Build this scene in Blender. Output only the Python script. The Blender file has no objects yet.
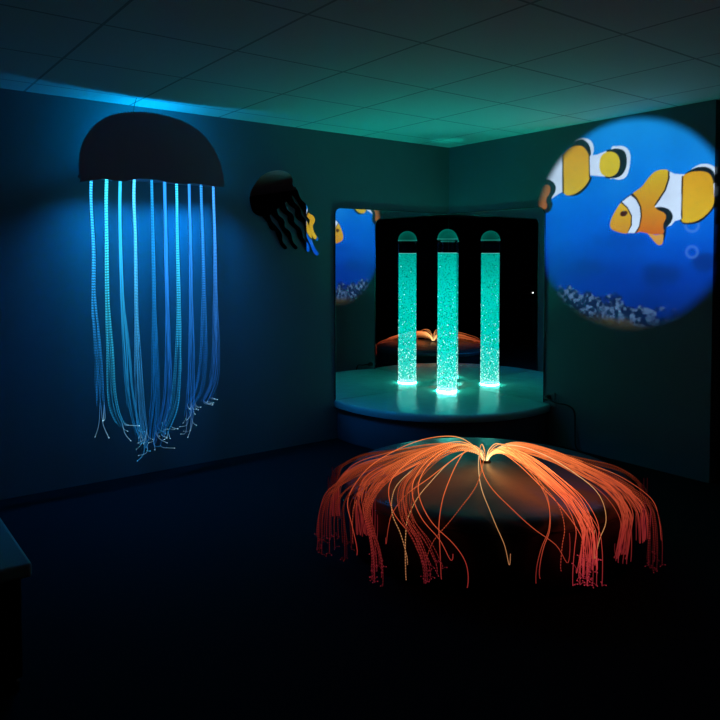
import bpy, bmesh, math, random
import numpy as np
from mathutils import Vector, noise as mnoise

random.seed(7); rng = np.random.default_rng(7)
SC = bpy.context.scene; COL = SC.collection
PI = math.pi

# ------------------------------------------------------------------ camera
F, CY, PITCH, YAW = 708.98, 286.93, .0367, .1391
CAM = np.array([4.6055, 4.744, 1.4606])
AZ = PI*1.25 + YAW
fw_ = np.array([math.cos(AZ), math.sin(AZ), 0]); RT = np.array([math.sin(AZ), -math.cos(AZ), 0])
FWD = fw_*math.cos(PITCH) + np.array([0, 0, -math.sin(PITCH)])
UPV = fw_*math.sin(PITCH) + np.array([0, 0, math.cos(PITCH)])
def hit(px, py, ax, v):
    """the point of the plane (axis ax = v) that the photograph shows at px, py"""
    d = FWD + RT*(px-360)/F - UPV*(py-CY)/F
    return CAM + d*((v-CAM[ax])/d[ax])
def project(P):
    d = np.asarray(P, float)-CAM
    z = d@FWD
    return 360 + F*(d@RT)/z, CY - F*(d@UPV)/z
cd = bpy.data.cameras.new('camera'); cam = bpy.data.objects.new('camera', cd); COL.objects.link(cam)
cam.location = CAM; cam.rotation_euler = (PI/2-PITCH, 0, AZ-PI/2)
cd.sensor_width = 36; cd.lens = F/720*36; cd.shift_y = (CY-360)/720; cd.clip_start = .02
SC.camera = cam

# ------------------------------------------------------------------ materials
class NT:
    def __init__(s, m):
        m.use_nodes = True; s.t = m.node_tree; s.t.nodes.clear()
    def n(s, typ, **kw):
        o = s.t.nodes.new(typ)
        for k, v in kw.items():
            if k in ('op',): o.operation = v
            elif hasattr(o, k) and k not in o.inputs: setattr(o, k, v)
            else: o.inputs[k].default_value = v
        return o
    def l(s, a, b): s.t.links.new(a, b)
    def math(s, op, a, b=None, clamp=False):
        o = s.t.nodes.new('ShaderNodeMath'); o.operation = op; o.use_clamp = clamp
        for i, v in enumerate((a, b)):
            if v is None: continue
            if isinstance(v, (int, float)): o.inputs[i].default_value = v
            else: s.l(v, o.inputs[i])
        return o.outputs[0]
def rgba(c): return (c[0], c[1], c[2], 1)
def pbr(name, c, rough=.6, metal=0, spec=.5, bump=0, bscale=40, var=0, vscale=6):
    m = bpy.data.materials.new(name); t = NT(m)
    b = t.n('ShaderNodeBsdfPrincipled'); out = t.n('ShaderNodeOutputMaterial'); t.l(b.outputs[0], out.inputs[0])
    b.inputs['Base Color'].default_value = rgba(c); b.inputs['Roughness'].default_value = rough
    b.inputs['Metallic'].default_value = metal; b.inputs['Specular IOR Level'].default_value = spec
    tc = t.n('ShaderNodeTexCoord')
    if var:
        nz = t.n('ShaderNodeTexNoise'); nz.inputs['Scale'].default_value = vscale; nz.inputs['Detail'].default_value = 4
        t.l(tc.outputs['Object'], nz.inputs['Vector'])
        mx = t.n('ShaderNodeMix'); mx.data_type = 'RGBA'
        mx.inputs[6].default_value = rgba([k*(1-var) for k in c]); mx.inputs[7].default_value = rgba([min(1, k*(1+var)) for k in c])
        t.l(nz.outputs[0], mx.inputs[0]); t.l(mx.outputs[2], b.inputs['Base Color'])
    if bump:
        nz = t.n('ShaderNodeTexNoise'); nz.inputs['Scale'].default_value = bscale; nz.inputs['Detail'].default_value = 5
        t.l(tc.outputs['Object'], nz.inputs['Vector'])
        bp = t.n('ShaderNodeBump'); bp.inputs['Strength'].default_value = bump; bp.inputs['Distance'].default_value = .01
        t.l(nz.outputs[0], bp.inputs['Height']); t.l(bp.outputs[0], b.inputs['Normal'])
    return m
def mirror_mat(name, c, rough=0.0):
    m = bpy.data.materials.new(name); t = NT(m)
    b = t.n('ShaderNodeBsdfPrincipled'); out = t.n('ShaderNodeOutputMaterial'); t.l(b.outputs[0], out.inputs[0])
    b.inputs['Base Color'].default_value = rgba(c); b.inputs['Roughness'].default_value = rough; b.inputs['Metallic'].default_value = 1
    return m
def fibre_mat(name, gain, dash_freq=0.0, dash_lo=.15):
    """light leaking from the side of a fibre: colour per vertex (dims along the fibre), optional bright nicks along its length"""
    m = bpy.data.materials.new(name); t = NT(m)
    out = t.n('ShaderNodeOutputMaterial'); e = t.n('ShaderNodeEmission'); t.l(e.outputs[0], out.inputs[0])
    a = t.n('ShaderNodeAttribute'); a.attribute_name = 'glow'
    t.l(a.outputs['Color'], e.inputs['Color'])
    if dash_freq:
        d = t.n('ShaderNodeAttribute'); d.attribute_name = 'dist'
        fr = t.math('FRACT', t.math('MULTIPLY', d.outputs['Fac'], dash_freq))
        s = t.math('LESS_THAN', fr, .5)
        t.l(t.math('MULTIPLY', t.math('ADD', t.math('MULTIPLY', s, 1-dash_lo), dash_lo), gain), e.inputs['Strength'])
    else:
        e.inputs['Strength'].default_value = gain
    return m

M = {}
M['wall'] = pbr('wall_paint', (.145, .195, .21), .75, spec=.25, bump=.08, bscale=120, var=.03)
M['black_wall'] = pbr('black_wall_paint', (.012, .012, .013), .9, spec=.1, bump=.1, bscale=60)
M['floor'] = pbr('dark_carpet', (.008, .008, .009), .95, spec=.1, bump=.5, bscale=260, var=.2, vscale=90)
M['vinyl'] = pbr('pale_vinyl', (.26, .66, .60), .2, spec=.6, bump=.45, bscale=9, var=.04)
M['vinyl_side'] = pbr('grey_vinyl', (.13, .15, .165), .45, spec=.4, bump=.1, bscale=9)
M['pouf'] = pbr('dark_vinyl', (.045, .062, .075), .34, spec=.5, bump=.3, bscale=6, var=.1)
M['pouf_side'] = pbr('black_vinyl', (.02, .022, .026), .45, spec=.35, bump=.1, bscale=8)
M['bench'] = pbr('teal_vinyl', (.30, .42, .42), .5, spec=.3, bump=.08, bscale=12)
M['board'] = pbr('dark_board', (.36, .27, .34), .8, spec=.15, bump=.06, bscale=50, var=.08)
M['black'] = pbr('black_plastic', (.012, .012, .013), .4, spec=.4)
M['white_plastic'] = pbr('white_plastic', (.6, .6, .58), .4)
M['tile_bar'] = pbr('ceiling_bar', (.4, .4, .4), .6)
M['mirror'] = mirror_mat('mirror_silver', (.86, .88, .88))
M['mirror_edge'] = pbr('mirror_edge', (.03, .05, .05), .25)
M['jelly_mirror'] = mirror_mat('acrylic_mirror', (.82, .84, .85), .01)

def ceiling_mat():
    m = bpy.data.materials.new('ceiling_tiles'); t = NT(m)
    b = t.n('ShaderNodeBsdfPrincipled'); out = t.n('ShaderNodeOutputMaterial'); t.l(b.outputs[0], out.inputs[0])
    b.inputs['Roughness'].default_value = .85; b.inputs['Specular IOR Level'].default_value = .15
    tc = t.n('ShaderNodeTexCoord'); sp = t.n('ShaderNodeSeparateXYZ'); t.l(tc.outputs['Object'], sp.inputs[0])
    def grid(o, off):
        fr = t.math('FRACT', t.math('DIVIDE', t.math('ADD', o, off), .65))
        return t.math('GREATER_THAN', t.math('ABSOLUTE', t.math('SUBTRACT', fr, .5)), .489)
    g = t.math('MAXIMUM', grid(sp.outputs[0], -.356), grid(sp.outputs[1], -.24))
    nz = t.n('ShaderNodeTexNoise'); nz.inputs['Scale'].default_value = 90; nz.inputs['Detail'].default_value = 4; t.l(tc.outputs['Object'], nz.inputs['Vector'])
    mx = t.n('ShaderNodeMix'); mx.data_type = 'RGBA'; mx.inputs[6].default_value = (.5, .5, .49, 1); mx.inputs[7].default_value = (.58, .58, .57, 1); t.l(nz.outputs[0], mx.inputs[0])
    m2 = t.n('ShaderNodeMix'); m2.data_type = 'RGBA'; m2.inputs[7].default_value = (.27, .27, .27, 1)
    t.l(mx.outputs[2], m2.inputs[6]); t.l(g, m2.inputs[0]); t.l(m2.outputs[2], b.inputs['Base Color'])
    bp = t.n('ShaderNodeBump'); bp.inputs['Strength'].default_value = .15; bp.inputs['Distance'].default_value = .004
    t.l(nz.outputs[0], bp.inputs['Height']); t.l(bp.outputs[0], b.inputs['Normal'])
    return m
M['ceiling'] = ceiling_mat()

# ------------------------------------------------------------------ object helpers
def link(o, parent=None):
    COL.objects.link(o)
    if parent is not None: o.parent = parent
    return o
def mesh(name, verts, faces, mat, parent=None, smooth=False, loc=None):
    me = bpy.data.meshes.new(name); me.from_pydata([tuple(v) for v in verts], [], faces); me.update()
    o = bpy.data.objects.new(name, me); link(o, parent)
    if mat is not None: me.materials.append(mat)
    if smooth: me.polygons.foreach_set('use_smooth', [True]*len(me.polygons))
    if loc is not None: o.location = loc
    return o
def bm_obj(name, bm, mat, parent=None, smooth=False):
    me = bpy.data.meshes.new(name); bm.normal_update(); bm.to_mesh(me); bm.free()
    o = bpy.data.objects.new(name, me); link(o, parent)
    if mat is not None: me.materials.append(mat)
    if smooth: me.polygons.foreach_set('use_smooth', [True]*len(me.polygons))
    return o
def thing(name, label, cat, loc=(0, 0, 0), rotz=0, group=None):
    o = bpy.data.objects.new(name, None); o.empty_display_size = .1; COL.objects.link(o)
    o.location = loc; o.rotation_euler = (0, 0, rotz); tag(o, label, cat, group); return o
def tag(o, label, cat, group=None):
    o['label'] = label; o['category'] = cat
    if group: o['group'] = group
    return o
def struct(o): o['kind'] = 'structure'; return o
def box_bm(bm, lo, hi, bevel=0, seg=3):
    r = bmesh.ops.create_cube(bm, size=1)
    vs = r['verts']
    for v in vs:
        v.co = Vector([(lo[i]+hi[i])/2 + v.co[i]*(hi[i]-lo[i]) for i in range(3)])
    if bevel:
        es = list({e for v in vs for e in v.link_edges})
        bmesh.ops.bevel(bm, geom=es, offset=bevel, segments=seg, affect='EDGES', profile=.5)
def box(name, lo, hi, mat, parent=None, bevel=0, seg=3):
    bm = bmesh.new(); box_bm(bm, lo, hi, bevel, seg); return bm_obj(name, bm, mat, parent, smooth=False)
def lathe(name, prof, mat, parent=None, n=64, smooth=True, a0=0, a1=2*PI):
    """prof: list of (radius, z); radius 0 at an end closes with a fan"""
    full = abs(a1-a0-2*PI) < 1e-6
    k = n if full else n+1
    V, Fc, rows = [], [], []
    for r, z in prof:
        if r < 1e-6: rows.append([len(V)]); V.append((0, 0, z))
        else:
            rows.append(list(range(len(V), len(V)+k)))
            for i in range(k):
                a = a0+(a1-a0)*i/n; V.append((r*math.cos(a), r*math.sin(a), z))
    for A, B in zip(rows, rows[1:]):
        for i in range(n if full else n):
            j = (i+1) % k if full else i+1
            if len(A) == 1 and len(B) == 1: continue
            if len(A) == 1: Fc.append((A[0], B[j], B[i]))
            elif len(B) == 1: Fc.append((A[i], A[j], B[0]))
            else: Fc.append((A[i], A[j], B[j], B[i]))
    return mesh(name, V, Fc, mat, parent, smooth)
def prism(name, outline, thick, axis, mat, parent=None, bevel=0):
    """outline: 3D points in one plane, extruded along axis by thick"""
    bm = bmesh.new()
    f = bm.faces.new([bm.verts.new(tuple(p)) for p in outline])
    r = bmesh.ops.extrude_face_region(bm, geom=[f])
    bmesh.ops.translate(bm, vec=Vector(axis)*thick, verts=[g for g in r['geom'] if isinstance(g, bmesh.types.BMVert)])
    bmesh.ops.recalc_face_normals(bm, faces=bm.faces)
    return bm_obj(name, bm, mat, parent)
def crom(pts, n, closed=False):
    P = np.array(pts, float); m = len(P)
    out = []
    segs = m if closed else m-1
    for i in range(segs):
        if closed: a, b, c, d = P[(i-1) % m], P[i], P[(i+1) % m], P[(i+2) % m]
        else: a, b, c, d = P[max(i-1, 0)], P[i], P[i+1], P[min(i+2, m-1)]
        for k in range(n):
            t = k/n
            out.append(.5*((2*b)+(c-a)*t+(2*a-5*b+4*c-d)*t*t+(3*b-a-3*c+d)*t**3))
    if not closed: out.append(P[-1])
    return np.array(out)
class Fibres:
    """collects thin tubes into one mesh with a glow colour and the distance along each fibre"""
    def __init__(s): s.V = []; s.F = []; s.C = []; s.D = []
    def tube(s, path, rad, cols, sides=4, d0=0, tip=0):
        path = np.asarray(path); k = len(path)
        tg = np.gradient(path, axis=0); tg /= np.linalg.norm(tg, axis=1)[:, None]+1e-9
        ref = np.array([.31, .52, .79]) if abs(tg[0] @ np.array([.31, .52, .79])) < .9 else np.array([1., 0, 0])
        u = np.cross(tg, ref); u /= np.linalg.norm(u, axis=1)[:, None]+1e-9
        v = np.cross(tg, u)
        dist = np.concatenate([[0], np.cumsum(np.linalg.norm(np.diff(path, axis=0), axis=1))])+d0
        base = len(s.V)
        for i in range(k):
            r = rad if np.isscalar(rad) else rad[i]
            for j in range(sides):
                a = 2*PI*j/sides
                s.V.append(path[i]+r*(math.cos(a)*u[i]+math.sin(a)*v[i])); s.C.append(cols[i]); s.D.append(dist[i])
        for i in range(k-1):
            for j in range(sides):
                j2 = (j+1) % sides
                s.F.append((base+i*sides+j, base+i*sides+j2, base+(i+1)*sides+j2, base+(i+1)*sides+j))
        s.F.append(tuple(base+j for j in range(sides))[::-1]); s.F.append(tuple(base+(k-1)*sides+j for j in range(sides)))
    def ball(s, c, r, col):
        base = len(s.V); c = np.asarray(c)
        for d in ((1, 0, 0), (-1, 0, 0), (0, 1, 0), (0, -1, 0), (0, 0, 1), (0, 0, -1)):
            s.V.append(c+r*np.array(d)); s.C.append(col); s.D.append(0)
        for a, b, e in ((0, 2, 4), (2, 1, 4), (1, 3, 4), (3, 0, 4), (2, 0, 5), (1, 2, 5), (3, 1, 5), (0, 3, 5)):
            s.F.append((base+a, base+b, base+e))
    def build(s, name, mat, parent):
        o = mesh(name, s.V, s.F, mat, parent, True)
        me = o.data
        a = me.attributes.new('glow', 'FLOAT_COLOR', 'POINT')
        c = np.ones((len(s.V), 4), np.float32); c[:, :3] = np.array(s.C)
        a.data.foreach_set('color', c.ravel())
        d = me.attributes.new('dist', 'FLOAT', 'POINT'); d.data.foreach_set('value', np.array(s.D, np.float32))
        return o
def s2l(c):
    return [(x/255/12.92 if x/255 <= .04045 else ((x/255+.055)/1.055)**2.4) for x in c]
def lerp_stops(t, stops):
    for (a, ca), (b, cb) in zip(stops, stops[1:]):
        if t <= b:
            k = (t-a)/(b-a) if b > a else 0
            return [x+(y-x)*k for x, y in zip(ca, cb)]
    return list(stops[-1][1])

# ------------------------------------------------------------------ room shell
H = 2.5; LR = 2.447; XM, YM = 8.0, 7.5; XR = -.9
struct(box('floor', (XR-.1, -.1, -.1), (XM+.1, YM+.1, 0), M['floor']))
struct(box('ceiling', (XR-.1, -.1, H), (XM+.1, YM+.1, H+.1), M['ceiling']))
struct(box('wall_left', (-.1, -.1, 0), (5.6, 0, H), M['wall']))
struct(box('wall_left_far', (5.6, -.1, 0), (XM+.1, 0, H), M['black_wall']))
struct(box('wall_right', (-.1, 0, 0), (0, LR, H), M['wall']))
struct(box('wall_recess', (XR-.1, LR-.1, 0), (-.1, LR, H), M['black_wall']))
struct(box('wall_right_far', (XR-.1, LR, 0), (XR, YM+.1, H), M['black_wall']))
struct(box('wall_back', (XR, YM, 0), (XM, YM+.1, H), M['black_wall']))
struct(box('wall_front', (XM, 0, 0), (XM+.1, YM+.1, H), M['black_wall']))

# ------------------------------------------------------------------ padded corner plinth
HP, RP = .321, 1.365
pl = thing('padded_plinth', 'quarter-round pale padded vinyl plinth filling the mirrored corner under the bubble tube', 'plinth', (0.003, 0.003, 0))
def plinth_r(a, R): return R-1.365+1.29+(1.17-1.29)*a/(PI/2)+.135*math.sin(2*a)
def quarter(name, R, z0, z1, bev, mat, parent, n=72):
    prof = [(0, z0), (R-bev*.3, z0)]
    prof += [(R, z0+bev*.3)]
    for i in range(7):
        a = PI/2*i/6; prof.append((R-bev+bev*math.cos(a), z1-bev+bev*math.sin(a)))
    for q in (.75, .5, .25): prof.append(((R-bev)*q, z1+.0))
    prof.append((0, z1))
    o = lathe(name, prof, mat, parent, n, True, 0, PI/2)
    for v in o.data.vertices:
        q = math.hypot(v.co.x, v.co.y)
        if q > 1e-6:
            k = plinth_r(math.atan2(v.co.y, v.co.x), R)/R; v.co.x *= k; v.co.y *= k
    # close the two flat sides against the walls
    bm = bmesh.new(); bm.from_mesh(o.data)
    bmesh.ops.remove_doubles(bm, verts=bm.verts, dist=1e-5)
    bmesh.ops.holes_fill(bm, edges=[e for e in bm.edges if e.is_boundary], sides=0)
    bmesh.ops.recalc_face_normals(bm, faces=bm.faces)
    bm.to_mesh(o.data); bm.free()
    return o
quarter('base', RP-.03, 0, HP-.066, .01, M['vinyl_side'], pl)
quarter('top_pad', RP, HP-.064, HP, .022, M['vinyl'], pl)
# black piping along the pad's lower edge, drawn in place of its shadow gap
pb = Fibres(); th = np.linspace(0.012, PI/2-.012, 70)
pb.tube(np.array([((plinth_r(a, RP)-.004)*math.cos(a), (plinth_r(a, RP)-.004)*math.sin(a), HP-.062) for a in th]), .006, [(0, 0, 0)]*70, 6)
pb.build('piping', M['black'], pl)

# ------------------------------------------------------------------ corner mirrors
ZT = 1.894; WL, WR = 1.286, 1.104
def mirror_outline(w, rad):
    """(u, z) outline, u from the corner outwards; the outer top corner is rounded"""
    o = [(0.008, HP+.0006), (w, HP+.0006)]
    for i in range(9):
        a = PI/2*i/8; o.append((w-rad+rad*math.cos(a), ZT-rad+rad*math.sin(a)))
    o.append((0.008, ZT)); return o
for nm, w, left in (('l', WL, True), ('r', WR, False)):
    t = thing('wall_mirror', 'tall frameless mirror on the left wall side of the corner, mirroring the projected fish' if left
              else 'tall frameless mirror on the right wall beside the projected fish', 'mirror', (w/2, .0, HP) if left else (.0, w/2, HP), group=None)
    ol = mirror_outline(w, .055 if left else .075)
    P = [((u-w/2, .007, z-HP) if left else (.007, u-w/2, z-HP)) for u, z in ol]
    g = prism('glass', P, .002, (0, -1, 0) if left else (-1, 0, 0), M['mirror'], t)
    c = np.array([w*.5, 1.1]); P2 = [((u-w/2, .0045, z-HP) if left else (.0045, u-w/2, z-HP)) for u, z in ol]
    e = Fibres(); edge = np.array([P2[1]]+P2[2:11]+[P2[11]]) + (np.array([0, .0025, 0]) if left else np.array([.0025, 0, 0]))
    e.tube(edge, .004, [(0, 0, 0)]*len(edge), 6); e.build('edge_trim', M['mirror_edge'], t)
    prism('backing', P2, .004, (0, -1, 0) if left else (-1, 0, 0), M['black'], t)

# ------------------------------------------------------------------ bubble tube
TA, TB, TR = .2793, .272, .0866; ZW, ZD = 1.532, 1.7386
bt = thing('bubble_tube', 'tall glowing turquoise bubble tube on the corner plinth, the central one before its mirror images', 'bubble tube', (TA, TB, HP))
hw, hd = ZW-HP, ZD-HP
def see_through(t, e, out, k):
    mix = t.n('ShaderNodeMixShader'); tr = t.n('ShaderNodeBsdfTransparent'); mix.inputs[0].default_value = 1-k
    t.l(tr.outputs[0], mix.inputs[1]); t.l(e.outputs[0], mix.inputs[2]); t.l(mix.outputs[0], out.inputs[0])
def water_mat():
    m = bpy.data.materials.new('lit_water'); t = NT(m)
    out = t.n('ShaderNodeOutputMaterial'); e = t.n('ShaderNodeEmission'); t.l(e.outputs[0], out.inputs[0])
    tc = t.n('ShaderNodeTexCoord'); sp = t.n('ShaderNodeSeparateXYZ'); t.l(tc.outputs['Object'], sp.inputs[0])
    cr = t.n('ShaderNodeValToRGB'); t.l(t.math('DIVIDE', sp.outputs[2], hw), cr.inputs[0])
    el = cr.color_ramp.elements
    el[0].position = 0; el[0].color = (.25, 1.0, .86, 1)
    el[1].position = 1; el[1].color = (.0, .44, .35, 1)
    for p, c in ((.06, (.04, .9, .74, 1)), (.3, (.0, .82, .71, 1)), (.7, (.0, .77, .67, 1)), (.88, (.0, .56, .46, 1))):
        q = el.new(p); q.color = c
    def spots(scale, lo, hi):
        nz = t.n('ShaderNodeTexNoise'); nz.inputs['Scale'].default_value = scale; nz.inputs['Detail'].default_value = 3; nz.inputs['Roughness'].default_value = .65
        t.l(tc.outputs['Object'], nz.inputs['Vector'])
        mr = t.n('ShaderNodeMapRange'); mr.inputs[1].default_value = lo; mr.inputs[2].default_value = hi; t.l(nz.outputs[0], mr.inputs[0])
        return mr.outputs[0]
    a = spots(75, .36, .46)
    mx = t.n('ShaderNodeMix'); mx.data_type = 'RGBA'; mx.inputs[6].default_value = (0, .12, .10, 1)
    t.l(cr.outputs[0], mx.inputs[7]); t.l(a, mx.inputs[0])
    t.l(mx.outputs[2], e.inputs['Color']); e.inputs['Strength'].default_value = 1.1
    see_through(t, e, out, .3); return m
def acrylic_mat():
    m = bpy.data.materials.new('clear_acrylic'); t = NT(m)
    out = t.n('ShaderNodeOutputMaterial'); mix = t.n('ShaderNodeMixShader'); t.l(mix.outputs[0], out.inputs[0])
    tr = t.n('ShaderNodeBsdfTransparent'); tr.inputs[0].default_value = (.93, .99, .98, 1)
    gl = t.n('ShaderNodeBsdfGlossy'); gl.inputs['Roughness'].default_value = .04
    fr = t.n('ShaderNodeFresnel'); fr.inputs[0].default_value = 1.35
    t.l(fr.outputs[0], mix.inputs[0]); t.l(tr.outputs[0], mix.inputs[1]); t.l(gl.outputs[0], mix.inputs[2])
    return m
def emis(name, c, s):
    m = bpy.data.materials.new(name); t = NT(m); out = t.n('ShaderNodeOutputMaterial'); e = t.n('ShaderNodeEmission')
    e.inputs[0].default_value = rgba(c); e.inputs[1].default_value = s; t.l(e.outputs[0], out.inputs[0]); return m
def milky_mat(name, c, s, tr_amt):
    """translucent plastic; emission stands in for the lamp light it would scatter"""
    m = bpy.data.materials.new(name); t = NT(m); out = t.n('ShaderNodeOutputMaterial'); mix = t.n('ShaderNodeMixShader')
    tr = t.n('ShaderNodeBsdfTransparent'); e = t.n('ShaderNodeEmission'); e.inputs[0].default_value = rgba(c)
    lw = t.n('ShaderNodeLayerWeight'); lw.inputs[0].default_value = .35
    t.l(t.math('MULTIPLY', t.math('ADD', lw.outputs['Facing'], .55), s), e.inputs[1])  # glow grows towards the rims in place of real scattering
    mix.inputs[0].default_value = 1-tr_amt; t.l(tr.outputs[0], mix.inputs[1]); t.l(e.outputs[0], mix.inputs[2]); t.l(mix.outputs[0], out.inputs[0]); return m
ac = acrylic_mat()
lathe('tube_wall', [(TR, .012), (TR, hd-TR)], ac, bt, 64)
lathe('base_ring', [(TR-.004, .0), (TR, 0), (TR, .012), (TR-.004, .014)], emis('base_led_ring', (.10, 1, .76), 55), bt, 64)
lathe('water', [(0, .012), (TR-.005, .012), (TR-.005, hw-.004)], water_mat(), bt, 64)
lathe('water_surface', [(TR-.005, hw-.004), (TR-.004, hw), (0, hw)], milky_mat('lit_water_surface', (.25, 1, .85), .8, .34), bt, 64)
lathe('dome_cap', [(TR-.001, hd-TR)]+[(TR*math.cos(a), hd-TR+TR*math.sin(a)*.98) for a in np.linspace(.02, PI/2, 14)][:-1]+[(0, hd-TR*.02)], milky_mat('dome_plastic', (.0, .27, .2), .55, .55), bt, 64)
lathe('collar', [(TR+.0015, hd-TR-.006), (TR+.003, hd-TR-.002), (TR+.0015, hd-TR+.002)], milky_mat('collar_plastic', (.02, .30, .24), 1.0, .4), bt, 64)
# bubbles: rising air, uncountable; their glow colour stands in for scattered lamp light
bb = Fibres()
for i in range(1500):
    z = hw*(random.random()**1.35)*.985+.012; a = random.random()*2*PI; r = TR-.0045 if random.random() < .8 else TR*.9
    k = 1-z/hw
    size = random.uniform(.002, .005)*(1+.6*k*k+.5*(1-k)**3)
    p = random.random()
    if p < .9*k**2.5: c = [x*random.uniform(.7, 1.1) for x in (1.0, 1.9, 1.7)]
    elif p < .93: c = (.0, random.uniform(.10, .3), random.uniform(.08, .25))
    else: c = (.02, .95, .8)
    bb.ball((r*math.cos(a), r*math.sin(a), z), size, c)
o = bb.build('bubbles', fibre_mat('bubble_glow', 1.0), bt); o['kind'] = 'stuff'
# the tube's own lamp, shining up through the water and out of the dome
def lamp(name, typ, loc, col, power, parent=None, **kw):
    d = bpy.data.lights.new(name, typ); d.color = col; d.energy = power
    for k, v in kw.items(): setattr(d, k, v)
    o = bpy.data.objects.new(name, d); o.location = loc; link(o, parent); return o
l = lamp('tube_lamp', 'SPOT', (0, 0, .06), (.0, 1, .74), 330, bt, spot_size=math.radians(120), spot_blend=1.0, shadow_soft_size=.05)
l.rotation_euler = (PI, 0, 0)

# ------------------------------------------------------------------ fibre-optic jellyfish on the left wall
JY = .25
cx, cz = 2.87, 1.97
jf = thing('jellyfish_light', 'large dark jellyfish bell with ten long blue glowing fibre strands on the left wall', 'light fixture', (cx, JY, cz))
OFF = np.array([cx, JY, cz])
outline_px = [(81, 182), (79.5, 166), (81, 150), (86, 137), (96, 124), (110, 115.5), (126, 112.3), (146, 112), (166, 115.5), (186, 122.5), (201, 132.5), (213, 147), (220.5, 163), (224.3, 180), (224.5, 187)]
wave_px = [(215, 186.5), (205, 184.8), (195, 183.5), (185, 184), (175, 183.3), (165, 181.5), (155, 179.8), (145, 178.8), (135, 179.2), (125, 181), (115, 180.5), (105, 178.8), (97, 179.7), (88, 181)]
top = crom(outline_px, 5); bot = crom([outline_px[-1]]+wave_px+[outline_px[0]], 4)[1:-1]
ol = [hit(px, py, 1, JY)-OFF for px, py in list(top)+list(bot)]
prism('bell_board', ol, .018, (0, -1, 0), M['board'], jf)
# shelf behind the board that carries the light box and the strands
shelf = [(-.46, -.018), (.45, -.018), (.43, -JY+.012), (-.44, -JY+.012)]
prism('shelf', [(x, y, .022) for x, y in shelf], .016, (0, 0, 1), M['board'], jf)
box('light_box', (-.16, -.2, .04), (.16, -.07, .16), M['black'], jf, .006)
w = Fibres(); top_c = hit(134, 111.5, 1, JY)-OFF
w.tube(crom([top_c+[0, -.009, -.02], top_c+[-.004, -.009, .03], top_c+[-.012, -.009, .06], (top_c[0]-.02, -.009, H-cz)], 6), .0022, [(0, 0, 0)]*19, 5)
w.build('suspension_cord', M['black'], jf)

top_x = [91.5, 107, 120.5, 134.5, 151.5, 164.5, 176.5, 189, 201, 213]
cols = [(45, 165, 225), (55, 205, 225), (45, 180, 225), (70, 185, 235), (25, 130, 190), (40, 140, 235), (50, 190, 230), (45, 140, 230), (40, 130, 205), (55, 135, 215)]
mid = {0: [(93, 250), (93.5, 300), (97, 350), (98, 390), (99, 408)],
       1: [(106.5, 240), (107, 300), (110, 350), (111.5, 390), (115, 412), (122, 427)],
       2: [(120, 240), (122, 300), (126, 350), (129, 390), (134, 420), (141, 442)],
       3: [(135, 240), (135.5, 300), (137, 350), (138, 390), (140, 420), (145, 447)],
       4: [(152.5, 240), (153.5, 300), (154.5, 350), (155, 390), (153, 418), (150, 445)],
       5: [(165.5, 240), (166.5, 300), (167, 350), (166.5, 390), (163, 415), (154, 447)],
       6: [(177, 240), (178, 300), (178, 350), (176, 390), (172, 412), (161, 437)],
       7: [(190, 240), (190.5, 300), (190.5, 350), (189.5, 385), (188.5, 405), (186, 420)],
       8: [(202.5, 240), (203.5, 300), (203, 350), (199.5, 380), (195, 395), (187, 405)],
       9: [(214.5, 240), (215, 300), (215.5, 350), (213.5, 378), (208, 394), (203, 402)]}
tips_at = {0: [(-6, 22), (5, 30), (-8, 38), (10, 31), (0, 18)], 1: [(6, 6), (12, 22), (2, 8), (14, 4)],
           2: [(2, 12), (-8, 16), (6, 8), (-4, 4)], 3: [(0, 8), (-9, 14), (5, 10), (-14, 8), (9, 4), (-5, 16)],
           4: [(-3, 10), (6, 6), (10, 12), (-8, 4), (3, 14)], 5: [(6, 2), (12, 4), (-4, 8), (2, -6), (9, 12)],
           6: [(-2, 4), (6, 3), (4, 9), (-6, 8)], 7: [(-11, 9), (-4, 13), (4, 10), (8, 8), (-9, 21), (-7, 24), (2, 12)],
           8: [(-5, 12), (2, 12), (6, 8), (-1, 4), (-7, 17)], 9: [(-3, 6), (6, 3), (4, 11), (9, 4), (17, 8)]}
JM_dash = fibre_mat('blue_fibre_dashed', 2.6, 60, .3); JM_fine = fibre_mat('blue_fibre_fine', 2.6, 100, .3); JM_plain = fibre_mat('blue_fibre_plain', 1.7)
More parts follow.
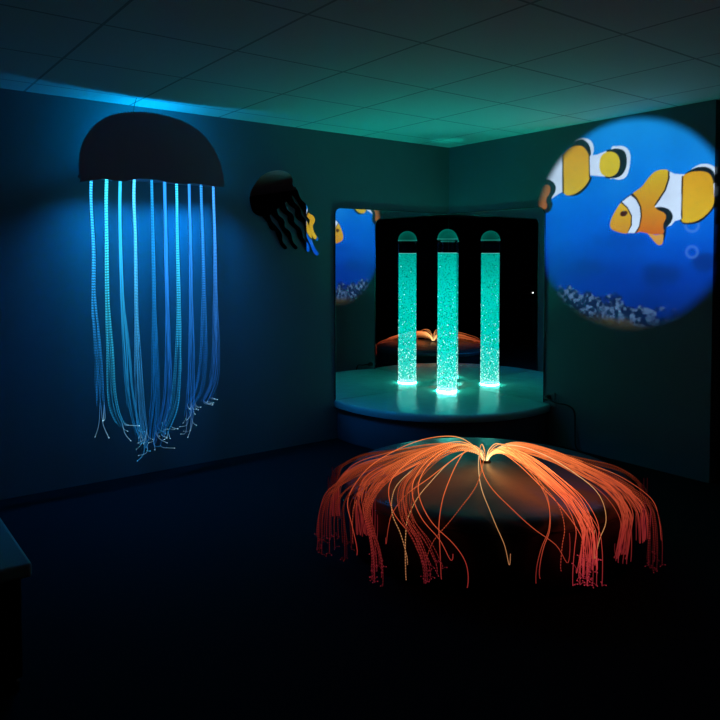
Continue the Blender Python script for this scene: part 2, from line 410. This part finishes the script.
for k in range(10):
    y0 = -.02-.16*random.random()*.5-.03           # behind the board, in front of the wall
    pxs = [(top_x[k], 174), (top_x[k]-(.8 if k < 4 else -.3), 200)]+mid[k]
    P = np.array([hit(px, py, 1, JY+y0)-OFF for px, py in pxs])
    P[:, 1] += np.linspace(0, .02, len(P))
    path0 = crom(P, 14)
    seglen = np.concatenate([[0], np.cumsum(np.linalg.norm(np.diff(path0, axis=0), axis=1))]); T = seglen/seglen[-1]
    base = np.array(s2l(cols[k]))
    fb = Fibres()
    nf = 20
    for f in range(nf):
        a = 2*PI*f/nf+random.random()*.3; rr = (.45+.55*random.random())
        ph = random.random()*6.28; fr = random.uniform(.6, 1.6)
        spread = .0085+.007*np.clip((T-.2)/.4, 0, 1)+.022*np.clip((T-.5)/.4, 0, 1)
        tw = a+fr*T*2.2+.5*np.sin(3*T*fr+ph)
        off = np.stack([np.cos(tw), np.sin(tw)*.8, 0*tw], 1)*(spread*rr)[:, None]
        path = path0+off
        cut = random.uniform(.9, 1.0) if f < 8 else random.uniform(.5, 1.0); n = max(8, int(len(path)*cut)); path = path[:n]
        br = random.uniform(.55, 1.25)
        cc = []
        for t in T[:n]:
            dim = lerp_stops(t, [(0, [1.25]), (.25, [1.0]), (.5, [.46]), (.8, [.26]), (1, [.34])])[0]
            hue = base*(1-.55*t)+np.array(s2l((12, 100, 225)))*.55*t
            cc.append(hue*dim*br)
        if f < 4 or (f < 8 and random.random() < (.9 if k in (2, 3, 4, 5, 7) else .3)):
            dx, dy = random.choice(tips_at[k])
            ex = P[-1]; s = .0063
            tip = path[-1]+np.array([-dx*s*random.uniform(.7, 1.1), random.uniform(-.03, .06), -dy*s*random.uniform(.7, 1.1)])
            # strand bends over into its loose end
            midp = path[-1]+np.array([-dx*s*.25, .01, -dy*s*.65])
            end = crom([path[-1], midp, tip], 5)[1:]
            tc_ = np.array(s2l((60, 170, 235) if k in (2, 3, 4, 5) and f > 3 else (150, 210, 235)))*random.uniform(.5, 1.3)
            ce = [cc[-1]*(1-q)+tc_*.5*q for q in np.linspace(0, 1, len(end)+1)]
            g0 = len(fb.D); ce = [c*.75 for c in ce]
            fb.tube(np.vstack([path[-1:], end]), .0011, ce, 4)
            fb.D[g0:] = [0]*(len(fb.D)-g0); fb.ball(tip, .0026, tc_*.9)
        fb.tube(path, np.interp(T[:n], [0, .3, .8, 1], [.0022, .0020, .0010, .0008]), cc, 4, d0=random.random()*.004)
    if k in (3, 4, 9): mt = JM_fine
    elif k in (0, 1, 6, 8): mt = JM_dash
    else: mt = JM_plain
    b = fb.build('fibre_strand', mt, jf)
lamp('jellyfish_lamp', 'POINT', (.0, -.13, .21), (.0, .40, 1.0), 10.0, jf, shadow_soft_size=.03)
for k in range(5):   # unseen lamps added under the shelf to brighten the wall behind the strands
    o = lamp('added_wall_glow_lamp', 'SPOT', (-.4+.2*k, -.035, .015), (.0, .26, 1.0), 26, jf, spot_size=math.radians(132), spot_blend=1, shadow_soft_size=.02)

# ------------------------------------------------------------------ black mirror jellyfish on the left wall
q = lambda pts: [(240+x/7.2, 160+y/7.2) for x, y in pts]
jm = thing('jellyfish_mirror', 'small dark jellyfish-shaped mirror with wavy tentacles, tilted on the left wall', 'wall mirror', tuple(hit(280, 205, 1, 0)))
JO = np.array(jm.location)
bell = crom(q([(72, 300), (74, 240), (108, 172), (160, 112), (228, 80), (300, 76), (350, 95), (379, 132), (380, 182), (398, 214), (372, 262), (330, 305), (262, 358), (215, 395), (168, 402), (128, 398), (95, 376), (80, 338)]), 5, True)
prism('bell', [hit(x, y, 1, .012)-JO for x, y in bell], .008, (0, -1, 0), M['jelly_mirror'], jm)
tents = [[(175, 380), (205, 430), (232, 478), (262, 500), (285, 545), (300, 600), (335, 640)],
         [(235, 350), (258, 400), (295, 440), (310, 490), (350, 535), (375, 600), (410, 640)],
         [(295, 300), (318, 360), (362, 400), (372, 450), (420, 500), (440, 560), (480, 610), (490, 660)],
         [(340, 255), (372, 310), (412, 350), (425, 405), (470, 450), (490, 520), (510, 590), (535, 650), (562, 685)],
         [(378, 200), (402, 250), (432, 300), (462, 338), (480, 385), (520, 425), (512, 475), (528, 535), (560, 578)]]
for T_ in tents:
    c = crom(q(T_), 7); n = len(c)
    tg = np.gradient(c, axis=0); tg /= np.linalg.norm(tg, axis=1)[:, None]
    nr = np.stack([-tg[:, 1], tg[:, 0]], 1)
    s = np.linspace(0, 1, n); wd = (2.9+.55*np.sin(s*22))*(1-.55*s**2); wd[-1] = .3
    L = c+nr*wd[:, None]; R = c-nr*wd[:, None]
    V = [hit(x, y, 1, .0118)-JO for x, y in L]+[hit(x, y, 1, .0118)-JO for x, y in R]
    V += [v+np.array([0, -.0075, 0]) for v in V]
    Fc = []
    for i in range(n-1):
        Fc += [(i, i+1, n+i+1, n+i), (2*n+i, 3*n+i, 3*n+i+1, 2*n+i+1), (i, 2*n+i, 2*n+i+1, i+1), (n+i, n+i+1, 3*n+i+1, 3*n+i)]
    Fc += [(0, n, 3*n, 2*n), (n-1, 3*n-1, 4*n-1, 2*n-1)]
    o = mesh('tentacle', V, Fc, M['jelly_mirror'], jm)
    bm = bmesh.new(); bm.from_mesh(o.data); bmesh.ops.recalc_face_normals(bm, faces=bm.faces); bm.to_mesh(o.data); bm.free()

# ------------------------------------------------------------------ round pouf with the fibre-optic spray
PX, PY = 1.82, 2.16
pf = thing('round_pouf', 'low round dark vinyl pouf on the floor under the orange fibre spray', 'pouf', (PX, PY, 0))
PR = .745
lathe('side', [(0, 0), (PR-.03, 0), (PR-.005, .02), (PR, .1), (PR, .285)], M['pouf_side'], pf, 96)
prof = [(PR, .285), (PR+.004, .30), (PR-.002, .322), (PR-.02, .338), (PR-.05, .347)]
for r in np.linspace(PR-.1, .1, 8): prof.append((r, .347+.045*(1-(r/(PR-.05))**2)))
prof.append((0, .392))
lathe('cushion', prof, M['pouf'], pf, 96)
pp = Fibres(); th = np.linspace(0, 2*PI, 97)
pp.tube(np.stack([(PR+.003)*np.cos(th), (PR+.003)*np.sin(th), np.full(97, .287)], 1), .006, [(0, 0, 0)]*97, 6); pp.build('piping', M['black'], pf)

fl = thing('fibre_optic_spray', 'glowing orange fibre-optic spray fanning out over the round dark pouf', 'light fixture', (PX, PY, .392))
lathe('hub', [(0, 0), (.03, 0), (.028, .006), (.014, .010), (0, .010)], M['black'], fl, 24)
stops = [(0, (2.4, 1.5, .6)), (.1, (2.2, .9, .27)), (.26, (1.35, .3, .075)), (.5, (.62, .09, .03)), (.75, (.27, .022, .016)), (1, (.13, .008, .014))]
FM = {0: fibre_mat('orange_fibre', .75), 1: fibre_mat('orange_fibre_dashed', .8, 80, .35), 2: fibre_mat('red_fibre_dotted', .7, 95, .25)}
def spray(az0, az1, R, z1, lift, wob=0, n=44):
    """one fibre from the hub out over the pouf's edge and down"""
    q = R-.745
    ctl = [(.012, .006), (.05, .040+lift*.4), (.16, .058+lift*.9), (.34, .040+lift), (.54, .006+lift*.7), (.69, -.02+lift*.35), (.745+q*.55, -.072), (.745+q*.86, -.14), (.745+q*.98, -.22), (R, z1-.392)]
    c = crom(ctl, 6); out = []
    m = len(c)
    for i, (rf, z) in enumerate(c):
        s = i/(m-1); sm = min(1, s*1.04); sm = sm*sm*(3-2*sm); a = math.radians(az0+(az1-az0)*sm) + wob*math.sin(s*5)*.05
        out.append((rf*math.cos(a), rf*math.sin(a), z))
    return np.array(out)
def pad_clear(P):
    """keep a fibre on top of the cushion and outside its side"""
    for p in P:
        r = math.hypot(p[0], p[1]); zt = (.347+.045*(1-(min(r, PR)/(PR-.05))**2))-.392+.006
        if r < PR+.012 and p[2] < zt:
            p[2] = zt if r < PR-.03 else max(p[2], zt-.03)
    return P
clusters = [  # az0, az1, tip radius, tip height, lift, fibres, azimuth spread, brightness, kind
    (-42, -14, .92, .07, .02, 13, 3, .75, 2),
    (-36, -4, .90, .10, .02, 8, 5, .5, 2),
    (-30, 11, .87, .06, .03, 16, 4, 1.0, 1),
    (-16, 27, .83, .10, .04, 15, 4, 1.0, 1),
    (84, 72, .86, .12, .04, 34, 5, 2.6, 0),
    (120, 88, .83, .16, .04, 26, 6, 1.2, 0),
    (138, 101, .88, .08, .03, 11, 3, .7, 2),
    (-44, -22, .82, .26, .02, 16, 8, .7, 0),
    (-58, -46, .83, .27, .0, 8, 8, .35, 2),
    (146, 130, .80, .27, .01, 8, 8, .4, 2),
    (-26, 0, .79, .28, .04, 18, 10, 1.0, 0),
    (112, 104, .82, .26, .05, 18, 8, 1.3, 0)]
for (a0, a1, R, z1, lift, nf, sp, br, kind) in clusters:
    fb = Fibres()
    for f in range(nf):
        d = random.gauss(0, .5)
        P = pad_clear(spray(a0+d*sp*1.6+random.uniform(-4, 4), a1+d*sp*.35+random.uniform(-1.5, 1.5), R*random.uniform(.965, 1.035), z1+random.uniform(-.03, .09), lift*random.uniform(.5, 1.5), random.uniform(-1, 1)))
        b_ = br*random.uniform(.55, 1.3); n = len(P)
        cc = [np.array(lerp_stops(i/(n-1), stops))*b_ for i in range(n)]
        fb.tube(P, .0017, cc, 4, d0=random.random()*.02)
        if z1 < .15:
            for _ in range(2):
                e = P[-1]+np.array([random.uniform(-.02, .02), random.uniform(-.02, .02), random.uniform(-.01, .02)])
                e[2] = max(e[2], -.38)
                fb.tube(np.array([P[-1], (P[-1]+e)/2+[0, 0, .004], e]), .0013, [cc[-1]*.8]*3, 4); fb.ball(e, .0032, cc[-1]*1.6)
    fb.build('fibre_bundle', FM[kind], fl)
# loose single fibres looping over the front
loose = [(-20, 20, .80, .12), (-8, 14, .78, .16), (5, 30, .8, .07), (-28, 2, .86, .15), (18, 8, .78, .2), (30, 52, .78, .22), (38, 30, .8, .1),
         (60, 66, .8, .12), (75, 60, .8, .1), (62, 72, .79, .14), (96, 84, .8, .3), (105, 96, .8, .3), (118, 106, .84, .2), (132, 112, .88, .16),
         (-38, -2, .88, .12), (0, 24, .82, .06), (12, 34, .8, .09), (-15, 33, .78, .2), (92, 70, .8, .2), (40, 62, .79, .3)]
for i, (a0, a1, R, z1) in enumerate(loose):
    P = pad_clear(spray(a0, a1, R, z1, random.uniform(.03, .09), random.uniform(-3, 3))); n = len(P)
    fb = Fibres(); b_ = random.uniform(.8, 1.4)
    pale = i % 5 == 0
    st = [(0, (1.5, 1, .5)), (.5, (.62, .27, .09)), (1, (.24, .07, .04))] if pale else stops
    fb.tube(P, .0019, [np.array(lerp_stops(i2/(n-1)*.85, st))*b_ for i2 in range(n)], 4)
    fb.build('loose_fibre', FM[1 if i % 3 == 0 else 0], fl)

# ------------------------------------------------------------------ padded bench at the left edge
be = thing('padded_bench', 'corner of a dim teal padded bench at the left edge of the floor', 'bench', (4.7, 1.4, 0))
box('seat_pad', (4.072-4.7, .3-1.4, .40), (5.4-4.7, 2.214-1.4, .45), M['bench'], be, .012)
box('frame', (4.10-4.7, .33-1.4, .05), (5.37-4.7, 2.18-1.4, .398), M['black'], be, .006)
for sx in (-.57, .64):
    for sy in (-1.04, .75):
        lg = lathe('foot', [(0, 0), (.025, 0), (.025, .03), (.02, .05), (0, .05)], M['black'], be, 16); lg.location = (sx, sy, 0)

# ------------------------------------------------------------------ power outlet, plug and cable by the plinth
ok = thing('wall_outlet', 'small pale wall outlet low on the right wall beside the plinth', 'outlet', (0, 1.46, .36))
so = tuple(hit(551, 399, 0, 0)); ok.location = (0, so[1], so[2])
box('plate', (.0005, -.043, -.06), (.008, .043, .06), M['wall'], ok, .003)
pg = thing('power_plug', 'black power plug and cable running down from the wall outlet', 'plug', (0, so[1], so[2]))
lathe_o = lathe('plug_body', [(0, 0), (.024, 0), (.022, .03), (.012, .045), (0, .045)], M['black'], pg, 20); lathe_o.location = (.009, -.015, .01); lathe_o.rotation_euler = (0, PI/2, 0)
cbl = Fibres(); zf = .008-so[2]; e1 = hit(576, 437, 0, .02)-np.array([0, so[1], so[2]])
pth = crom([(.05, -.015, .01), (.058, .03, .004), (.05, .1, -.012), (.03, .18, -.018), (.02, .235, -.06), (.02, .245, -.2), (.03, .26, zf+.03), (.05, .32, zf)], 8)
cbl.tube(pth, .007, [(0, 0, 0)]*len(pth), 6); cbl.build('cable', M['black'], pg)

# ------------------------------------------------------------------ projector: lamp, picture slide, lens
LP = np.array([4.97, 3.06, .955]); AIM = np.array([0, 1.80, 1.72])
st = thing('projector_stand', 'black projector stand on the floor left of the camera', 'stand', (LP[0], LP[1], 0))
lathe('pole', [(0, .02), (.02, .02), (.02, .80), (0, .80)], M['black'], st, 20)
lathe('base', [(0, 0), (.2, 0), (.2, .012), (.03, .03), (0, .03)], M['black'], st, 40)
box('top_plate', (-.17, -.12, .80), (.17, .12, .815), M['black'], st, .003)
pj = thing('projector', 'black picture projector on its stand, throwing the fish picture', 'projector', tuple(LP))
n_ = (AIM-LP)/np.linalg.norm(AIM-LP); sr = np.cross(n_, [0, 0, 1]); sr /= np.linalg.norm(sr); su = np.cross(sr, n_)
# body: an open-fronted case around the lamp
bm = bmesh.new()
hs = .064; D0, D1 = -.06, .262
def at(a, b, d): return sr*a+su*b+n_*d
for (a0, a1, b0, b1, d0, d1) in ((-hs-.008, -hs, -hs, hs, D0, D1), (hs, hs+.008, -hs, hs, D0, D1), (-hs-.008, hs+.008, hs, hs+.008, D0, D1), (-hs-.008, hs+.008, -hs-.008, -hs, D0, D1), (-hs-.008, hs+.008, -hs-.008, hs+.008, D0-.008, D0)):
    vs = [bm.verts.new(at(a, b, d)) for a in (a0, a1) for b in (b0, b1) for d in (d0, d1)]
    for fidx in ((0, 1, 3, 2), (4, 6, 7, 5), (0, 4, 5, 1), (2, 3, 7, 6), (0, 2, 6, 4), (1, 5, 7, 3)): bm.faces.new([vs[i] for i in fidx])
bmesh.ops.recalc_face_normals(bm, faces=bm.faces); bm_obj('housing', bm, M['black'], pj)
bm = bmesh.new(); box_bm(bm, (-.02, -.02, .815-LP[2]), (.02, .02, -.06)); bm_obj('bracket', bm, M['black'], pj)
il = lathe('indicator_light', [(0, 0), (.011, 0), (.009, .004), (0, .006)], emis('indicator_glow', (1, 1, 1), 4), pj, 14)
il.location = at(-hs-.012, -hs+.01, .2); il.rotation_euler = Vector(n_).to_track_quat('Z', 'Y').to_euler()
# the slide: the picture as coloured transparent film
N = 520; SD = .25; SH = .058
g = np.linspace(-SH, SH, N*2)
A, B = np.meshgrid(g, g)
dirs = n_[None, None]*SD + A[..., None]*sr + B[..., None]*su
tt = (0-LP[0])/dirs[..., 0]
WP = LP+dirs*tt[..., None]                      # where each point of the slide lands on the right wall
dd = WP-CAM; zz = dd@FWD
X = 360+F*(dd@RT)/zz; Y = CY-F*(dd@UPV)/zz       # picture drawing coordinates on the wall
wy, wz = WP[..., 1], WP[..., 2]
img = np.zeros(X.shape+(3,))
def vnoise(scale, seed):
    r = np.random.default_rng(seed); G = r.random((64, 64))
    u, v = wy*scale+7, wz*scale+5
    i, j = np.floor(u).astype(int), np.floor(v).astype(int); fu, fv = u-i, v-j
    fu = fu*fu*(3-2*fu); fv = fv*fv*(3-2*fv)
    gg = lambda a, b: G[a % 64, b % 64]
    return gg(i, j)*(1-fu)*(1-fv)+gg(i+1, j)*fu*(1-fv)+gg(i, j+1)*(1-fu)*fv+gg(i+1, j+1)*fu*fv
def fbm(s, seed): return vnoise(s, seed)*.55+vnoise(s*2.1, seed+1)*.28+vnoise(s*4.3, seed+2)*.17
L3 = lambda c: np.array(s2l(c))
# water: light blue at the top to deep blue below
vt = np.clip((Y-115)/215, 0, 1)
ramp = [(0, L3((22, 136, 210))), (.25, L3((10, 118, 212))), (.5, L3((0, 88, 205))), (.75, L3((0, 56, 172))), (1, L3((0, 38, 135)))]
for (a, ca), (b, cb) in zip(ramp, ramp[1:]):
    mk = (vt >= a) & (vt <= b); k = ((vt-a)/(b-a))[..., None]; img = np.where(mk[..., None], ca*(1-k)+cb*k, img)
n1 = fbm(3.5, 11)
img *= (0.78+.48*n1)[..., None]
lt = np.clip((fbm(2.2, 31)-.5)*3, 0, 1)*np.clip((260-Y)/120, 0, 1); img = img*(1-.35*lt[..., None])+L3((40, 160, 220))*.35*lt[..., None]
def soft_blob(x, y, rx, ry, col, k, seed):
    global img
    d = ((X-x)/rx)**2+((Y-y)/ry)**2; a = np.clip(1.35-d+(fbm(9, seed)-.5)*1.6, 0, 1)*k; img = img*(1-a[..., None])+np.array(col)*a[..., None]
soft_blob(662, 275, 22, 12, L3((2, 44, 125)), .75, 41); soft_blob(588, 268, 20, 9, L3((2, 52, 140)), .6, 42); soft_blob(704, 262, 12, 10, L3((4, 40, 115)), .7, 43)
soft_blob(625, 240, 30, 7, L3((2, 60, 160)), .5, 44)
for (x, y, r) in ((692, 225, 6.5), (692, 252, 5.5)):
    d = np.hypot((X-x), (Y-y)); a = np.exp(-((d-r)/1.3)**2)*.3; img = img*(1-a[..., None])+L3((110, 160, 230))*a[..., None]
# seabed: coral and sand
edge = 289+.24*(X-575)+(fbm(14, 51)-.5)*26
coral = np.clip((Y-edge)/4, 0, 1)*np.clip((700-X)/60, 0, 1)
cn = fbm(44, 61); ct = (np.clip((cn-.44)*4, 0, 1)*np.clip(.35+.65*fbm(11, 66)*1.4, 0, 1))[..., None]
cc = L3((10, 22, 60))*(1-ct)+L3((112, 138, 182))*ct
img = img*(1-coral[..., None]*.92)+cc*coral[..., None]*.92
sand = np.clip((Y-(309+.2*(X-575)+(fbm(12, 71)-.5)*12))/8, 0, 1)
sc = L3((104, 82, 58))*(.7+.6*fbm(20, 81))[..., None]
img = img*(1-sand[..., None])+sc*sand[..., None]
def inside(P):
    P = np.array(P); x0, y0 = P.min(0)-1; x1, y1 = P.max(0)+1
    rows = np.where(((X >= x0) & (X <= x1) & (Y >= y0) & (Y <= y1)))
    m = np.zeros(X.shape, bool)
    if not len(rows[0]): return m
    x, y = X[rows], Y[rows]; r = np.zeros(len(x), bool)
    for (ax, ay), (bx, by) in zip(P, np.roll(P, -1, 0)):
        if ay == by: continue
        r ^= ((ay > y) != (by > y)) & (x < (bx-ax)*(y-ay)/(by-ay)+ax)
    m[rows] = r; return m
def fill(pts, o, s, col, smooth=True, shade=None, top=None):
    """a patch of colour; crop coordinates pts with origin o and scale s"""
    global img
    P = [(o[0]+x/s, o[1]+y/s) for x, y in pts]
    if smooth: P = crom(P, 6, True)
    m = inside(P); c = L3(col)[None, None]*np.ones(img.shape)
    if shade is not None:
        P = np.array(P); k = np.clip((Y-P[:, 1].min())/(np.ptp(P[:, 1])), 0, 1)[..., None]; c = c*(1-k)+L3(shade)*k
    c = c*(.88+.24*fbm(10, 91))[..., None]
    img = np.where(m[..., None], c, img)
WH = (218, 216, 236); BK = (20, 24, 34); OR = (226, 150, 30); YE = (224, 180, 40)
oA, sA = (530, 120), 6.545
fill([(285, 160), (300, 130), (350, 117), (400, 138), (418, 190), (405, 238), (385, 230), (330, 170)], oA, sA, WH)
fill([(260, 175), (290, 145), (340, 128), (378, 150), (396, 190), (396, 235), (370, 235), (300, 190)], oA, sA, BK)
fill([(215, 420), (228, 485), (265, 497), (320, 488), (370, 445), (398, 400), (396, 370), (300, 400)], oA, sA, BK)
fill([(215, 215), (214, 470), (190, 482), (140, 516), (120, 500), (120, 420), (60, 400), (110, 330), (160, 240)], oA, sA, WH, False)
fill([(385, 236), (440, 226), (505, 200), (520, 280), (500, 372), (440, 366), (385, 362)], oA, sA, WH, False)
fill([(215, 250), (235, 205), (270, 178), (310, 168), (350, 178), (384, 228), (390, 300), (390, 380), (345, 448), (280, 488), (228, 486), (214, 420)], oA, sA, OR, True, (228, 176, 44))
fill([(211, 225), (219, 225), (222, 480), (212, 480)], oA, sA, (60, 34, 20), False)
fill([(383, 228), (390, 228), (394, 380), (386, 382)], oA, sA, (60, 34, 20), False)
fill([(530, 190), (570, 172), (605, 170), (640, 190), (657, 235), (650, 315), (630, 370), (590, 390), (545, 384), (520, 370)], oA, sA, WH)
fill([(500, 205), (540, 190), (580, 188), (618, 205), (634, 255), (626, 320), (590, 368), (530, 382), (490, 370), (540, 290)], oA, sA, BK)
fill([(455, 290), (465, 240), (500, 210), (545, 210), (578, 238), (588, 292), (570, 345), (530, 370), (485, 364), (460, 335)], oA, sA, YE)
fill([(60, 440), (90, 395), (130, 392), (165, 425), (165, 470), (140, 515), (148, 560), (120, 605), (50, 590)], oA, sA, BK)
fill([(58, 490), (80, 440), (110, 422), (132, 440), (128, 480), (105, 520), (112, 565), (92, 585), (55, 560)], oA, sA, (170, 92, 46))
oB, sB = (600, 160), 6
fill([(545, 60), (600, 26), (655, 26), (700, 55), (716, 110), (712, 260), (690, 240), (670, 100), (600, 60)], oB, sB, WH)
fill([(500, 95), (540, 62), (590, 42), (645, 44), (684, 74), (690, 130), (665, 140), (560, 90)], oB, sB, BK)
fill([(485, 345), (505, 385), (590, 376), (645, 335), (692, 275), (690, 225), (600, 300)], oB, sB, BK)
fill([(412, 66), (450, 84), (512, 86), (505, 250), (500, 352), (450, 366), (428, 392), (392, 404), (360, 340), (325, 275), (360, 200)], oB, sB, WH, False)
fill([(498, 100), (540, 74), (600, 67), (652, 80), (676, 120), (683, 190), (682, 262), (645, 320), (580, 366), (510, 376), (488, 352), (492, 250), (494, 150)], oB, sB, OR, True, (228, 170, 40))
fill([(490, 95), (500, 95), (496, 250), (494, 352), (486, 352), (487, 250)], oB, sB, (50, 26, 26), False)
fill([(330, 290), (370, 282), (415, 298), (437, 335), (425, 375), (395, 405), (375, 390), (385, 330)], oB, sB, BK)
fill([(370, 400), (395, 395), (395, 440), (385, 478), (370, 500), (355, 470)], oB, sB, (16, 30, 50))
fill([(280, 430), (330, 450), (375, 445), (380, 468), (372, 505), (345, 508), (310, 470)], oB, sB, (226, 150, 70))
fill([(193, 209), (250, 160), (290, 108), (330, 70), (378, 56), (412, 66), (414, 108), (392, 180), (348, 248), (330, 276), (345, 298), (385, 318), (396, 346), (378, 392), (382, 438), (330, 446), (285, 440), (240, 432), (215, 437), (240, 390), (246, 330), (234, 270)], oB, sB, (224, 174, 36), True, (214, 96, 30))
fill([(408, 66), (418, 66), (418, 112), (396, 182), (350, 252), (332, 276), (324, 274), (342, 246), (386, 178), (408, 110)], oB, sB, (40, 22, 26), False)
fill([(130, 255), (95, 300), (66, 358), (61, 400), (90, 426), (165, 440), (190, 390), (194, 335), (165, 280)], oB, sB, (228, 170, 40), True, (216, 134, 36))
fill([(120, 252), (182, 207), (196, 200), (225, 232), (248, 280), (252, 340), (240, 400), (218, 440), (163, 440), (184, 390), (186, 338), (162, 290)], oB, sB, (36, 20, 24), False)
fill([(131, 250), (184, 212), (214, 236), (238, 282), (243, 340), (233, 398), (208, 438), (166, 438), (191, 392), (193, 334), (167, 284)], oB, sB, WH, False)
fill([(120, 322), (135, 306), (158, 306), (166, 318), (150, 336), (128, 338)], oB, sB, (70, 22, 16))
# round soft-edged aperture
e = np.sqrt(((wy-1.80)/.82)**2+((wz-1.722)/.785)**2)
wid = .10+.06*np.clip((1.72-wz)/.75, 0, 1)
ap = np.clip((1.0-e)/wid, 0, 1); ap = ap*ap*(3-2*ap)
dimv = (.5+.5*np.clip((325-Y)/90, 0, 1))*(wy < LR+.002)
img = np.clip(img*(ap*dimv)[..., None], 0, 1)
img = (img[0::2, 0::2]+img[1::2, 0::2]+img[0::2, 1::2]+img[1::2, 1::2])/4
A2, B2 = (A[0::2, 0::2]+A[1::2, 1::2])/2, (B[0::2, 0::2]+B[1::2, 1::2])/2
A2[:, 0], A2[:, -1], B2[0], B2[-1] = -SH, SH, -SH, SH
img[0] = img[-1] = 0; img[:, 0] = img[:, -1] = 0
V = (n_*SD+A2[..., None]*sr+B2[..., None]*su).reshape(-1, 3)
idx = np.arange(N*N).reshape(N, N)
Fq = np.stack([idx[:-1, :-1], idx[:-1, 1:], idx[1:, 1:], idx[1:, :-1]], -1).reshape(-1, 4)
sm = bpy.data.materials.new('picture_film'); t = NT(sm)
out = t.n('ShaderNodeOutputMaterial'); tr = t.n('ShaderNodeBsdfTransparent'); at_ = t.n('ShaderNodeAttribute'); at_.attribute_name = 'film'
t.l(at_.outputs['Color'], tr.inputs[0]); t.l(tr.outputs[0], out.inputs[0])
me = bpy.data.meshes.new('picture_slide'); me.from_pydata(V.tolist(), [], Fq.tolist()); me.update(); me.materials.append(sm)
at2 = me.attributes.new('film', 'FLOAT_COLOR', 'POINT'); c4 = np.ones((N*N, 4), np.float32); c4[:, :3] = img.reshape(-1, 3); at2.data.foreach_set('color', c4.ravel())
link(bpy.data.objects.new('picture_slide', me), pj)
del A, B, dirs, tt, WP, dd, zz, X, Y, wy, wz, img, V, idx, Fq, A2, B2, c4, coral, cc, ct, sand, sc, e, ap, dimv, n1, lt, vt, ramp, mk, k
pl_ = lamp('projector_lamp', 'SPOT', (0, 0, 0), (1, 1, 1), 5400, pj, spot_size=math.radians(25.6), spot_blend=0.0, shadow_soft_size=.00012)
pl_.rotation_euler = Vector(n_).to_track_quat('-Z', 'Y').to_euler()

# ------------------------------------------------------------------ world and view
wd = bpy.data.worlds.new('dark'); SC.world = wd; wd.use_nodes = True
wd.node_tree.nodes['Background'].inputs[0].default_value = (0, 0, 0, 1); wd.node_tree.nodes['Background'].inputs[1].default_value = 0
vs = SC.view_settings; vs.view_transform = 'Standard'; vs.look = 'None'; vs.exposure = 0; vs.gamma = 1; vs.use_curve_mapping = False
try:
    SC.cycles.use_denoising = True; SC.cycles.sample_clamp_indirect = 4
except Exception: pass
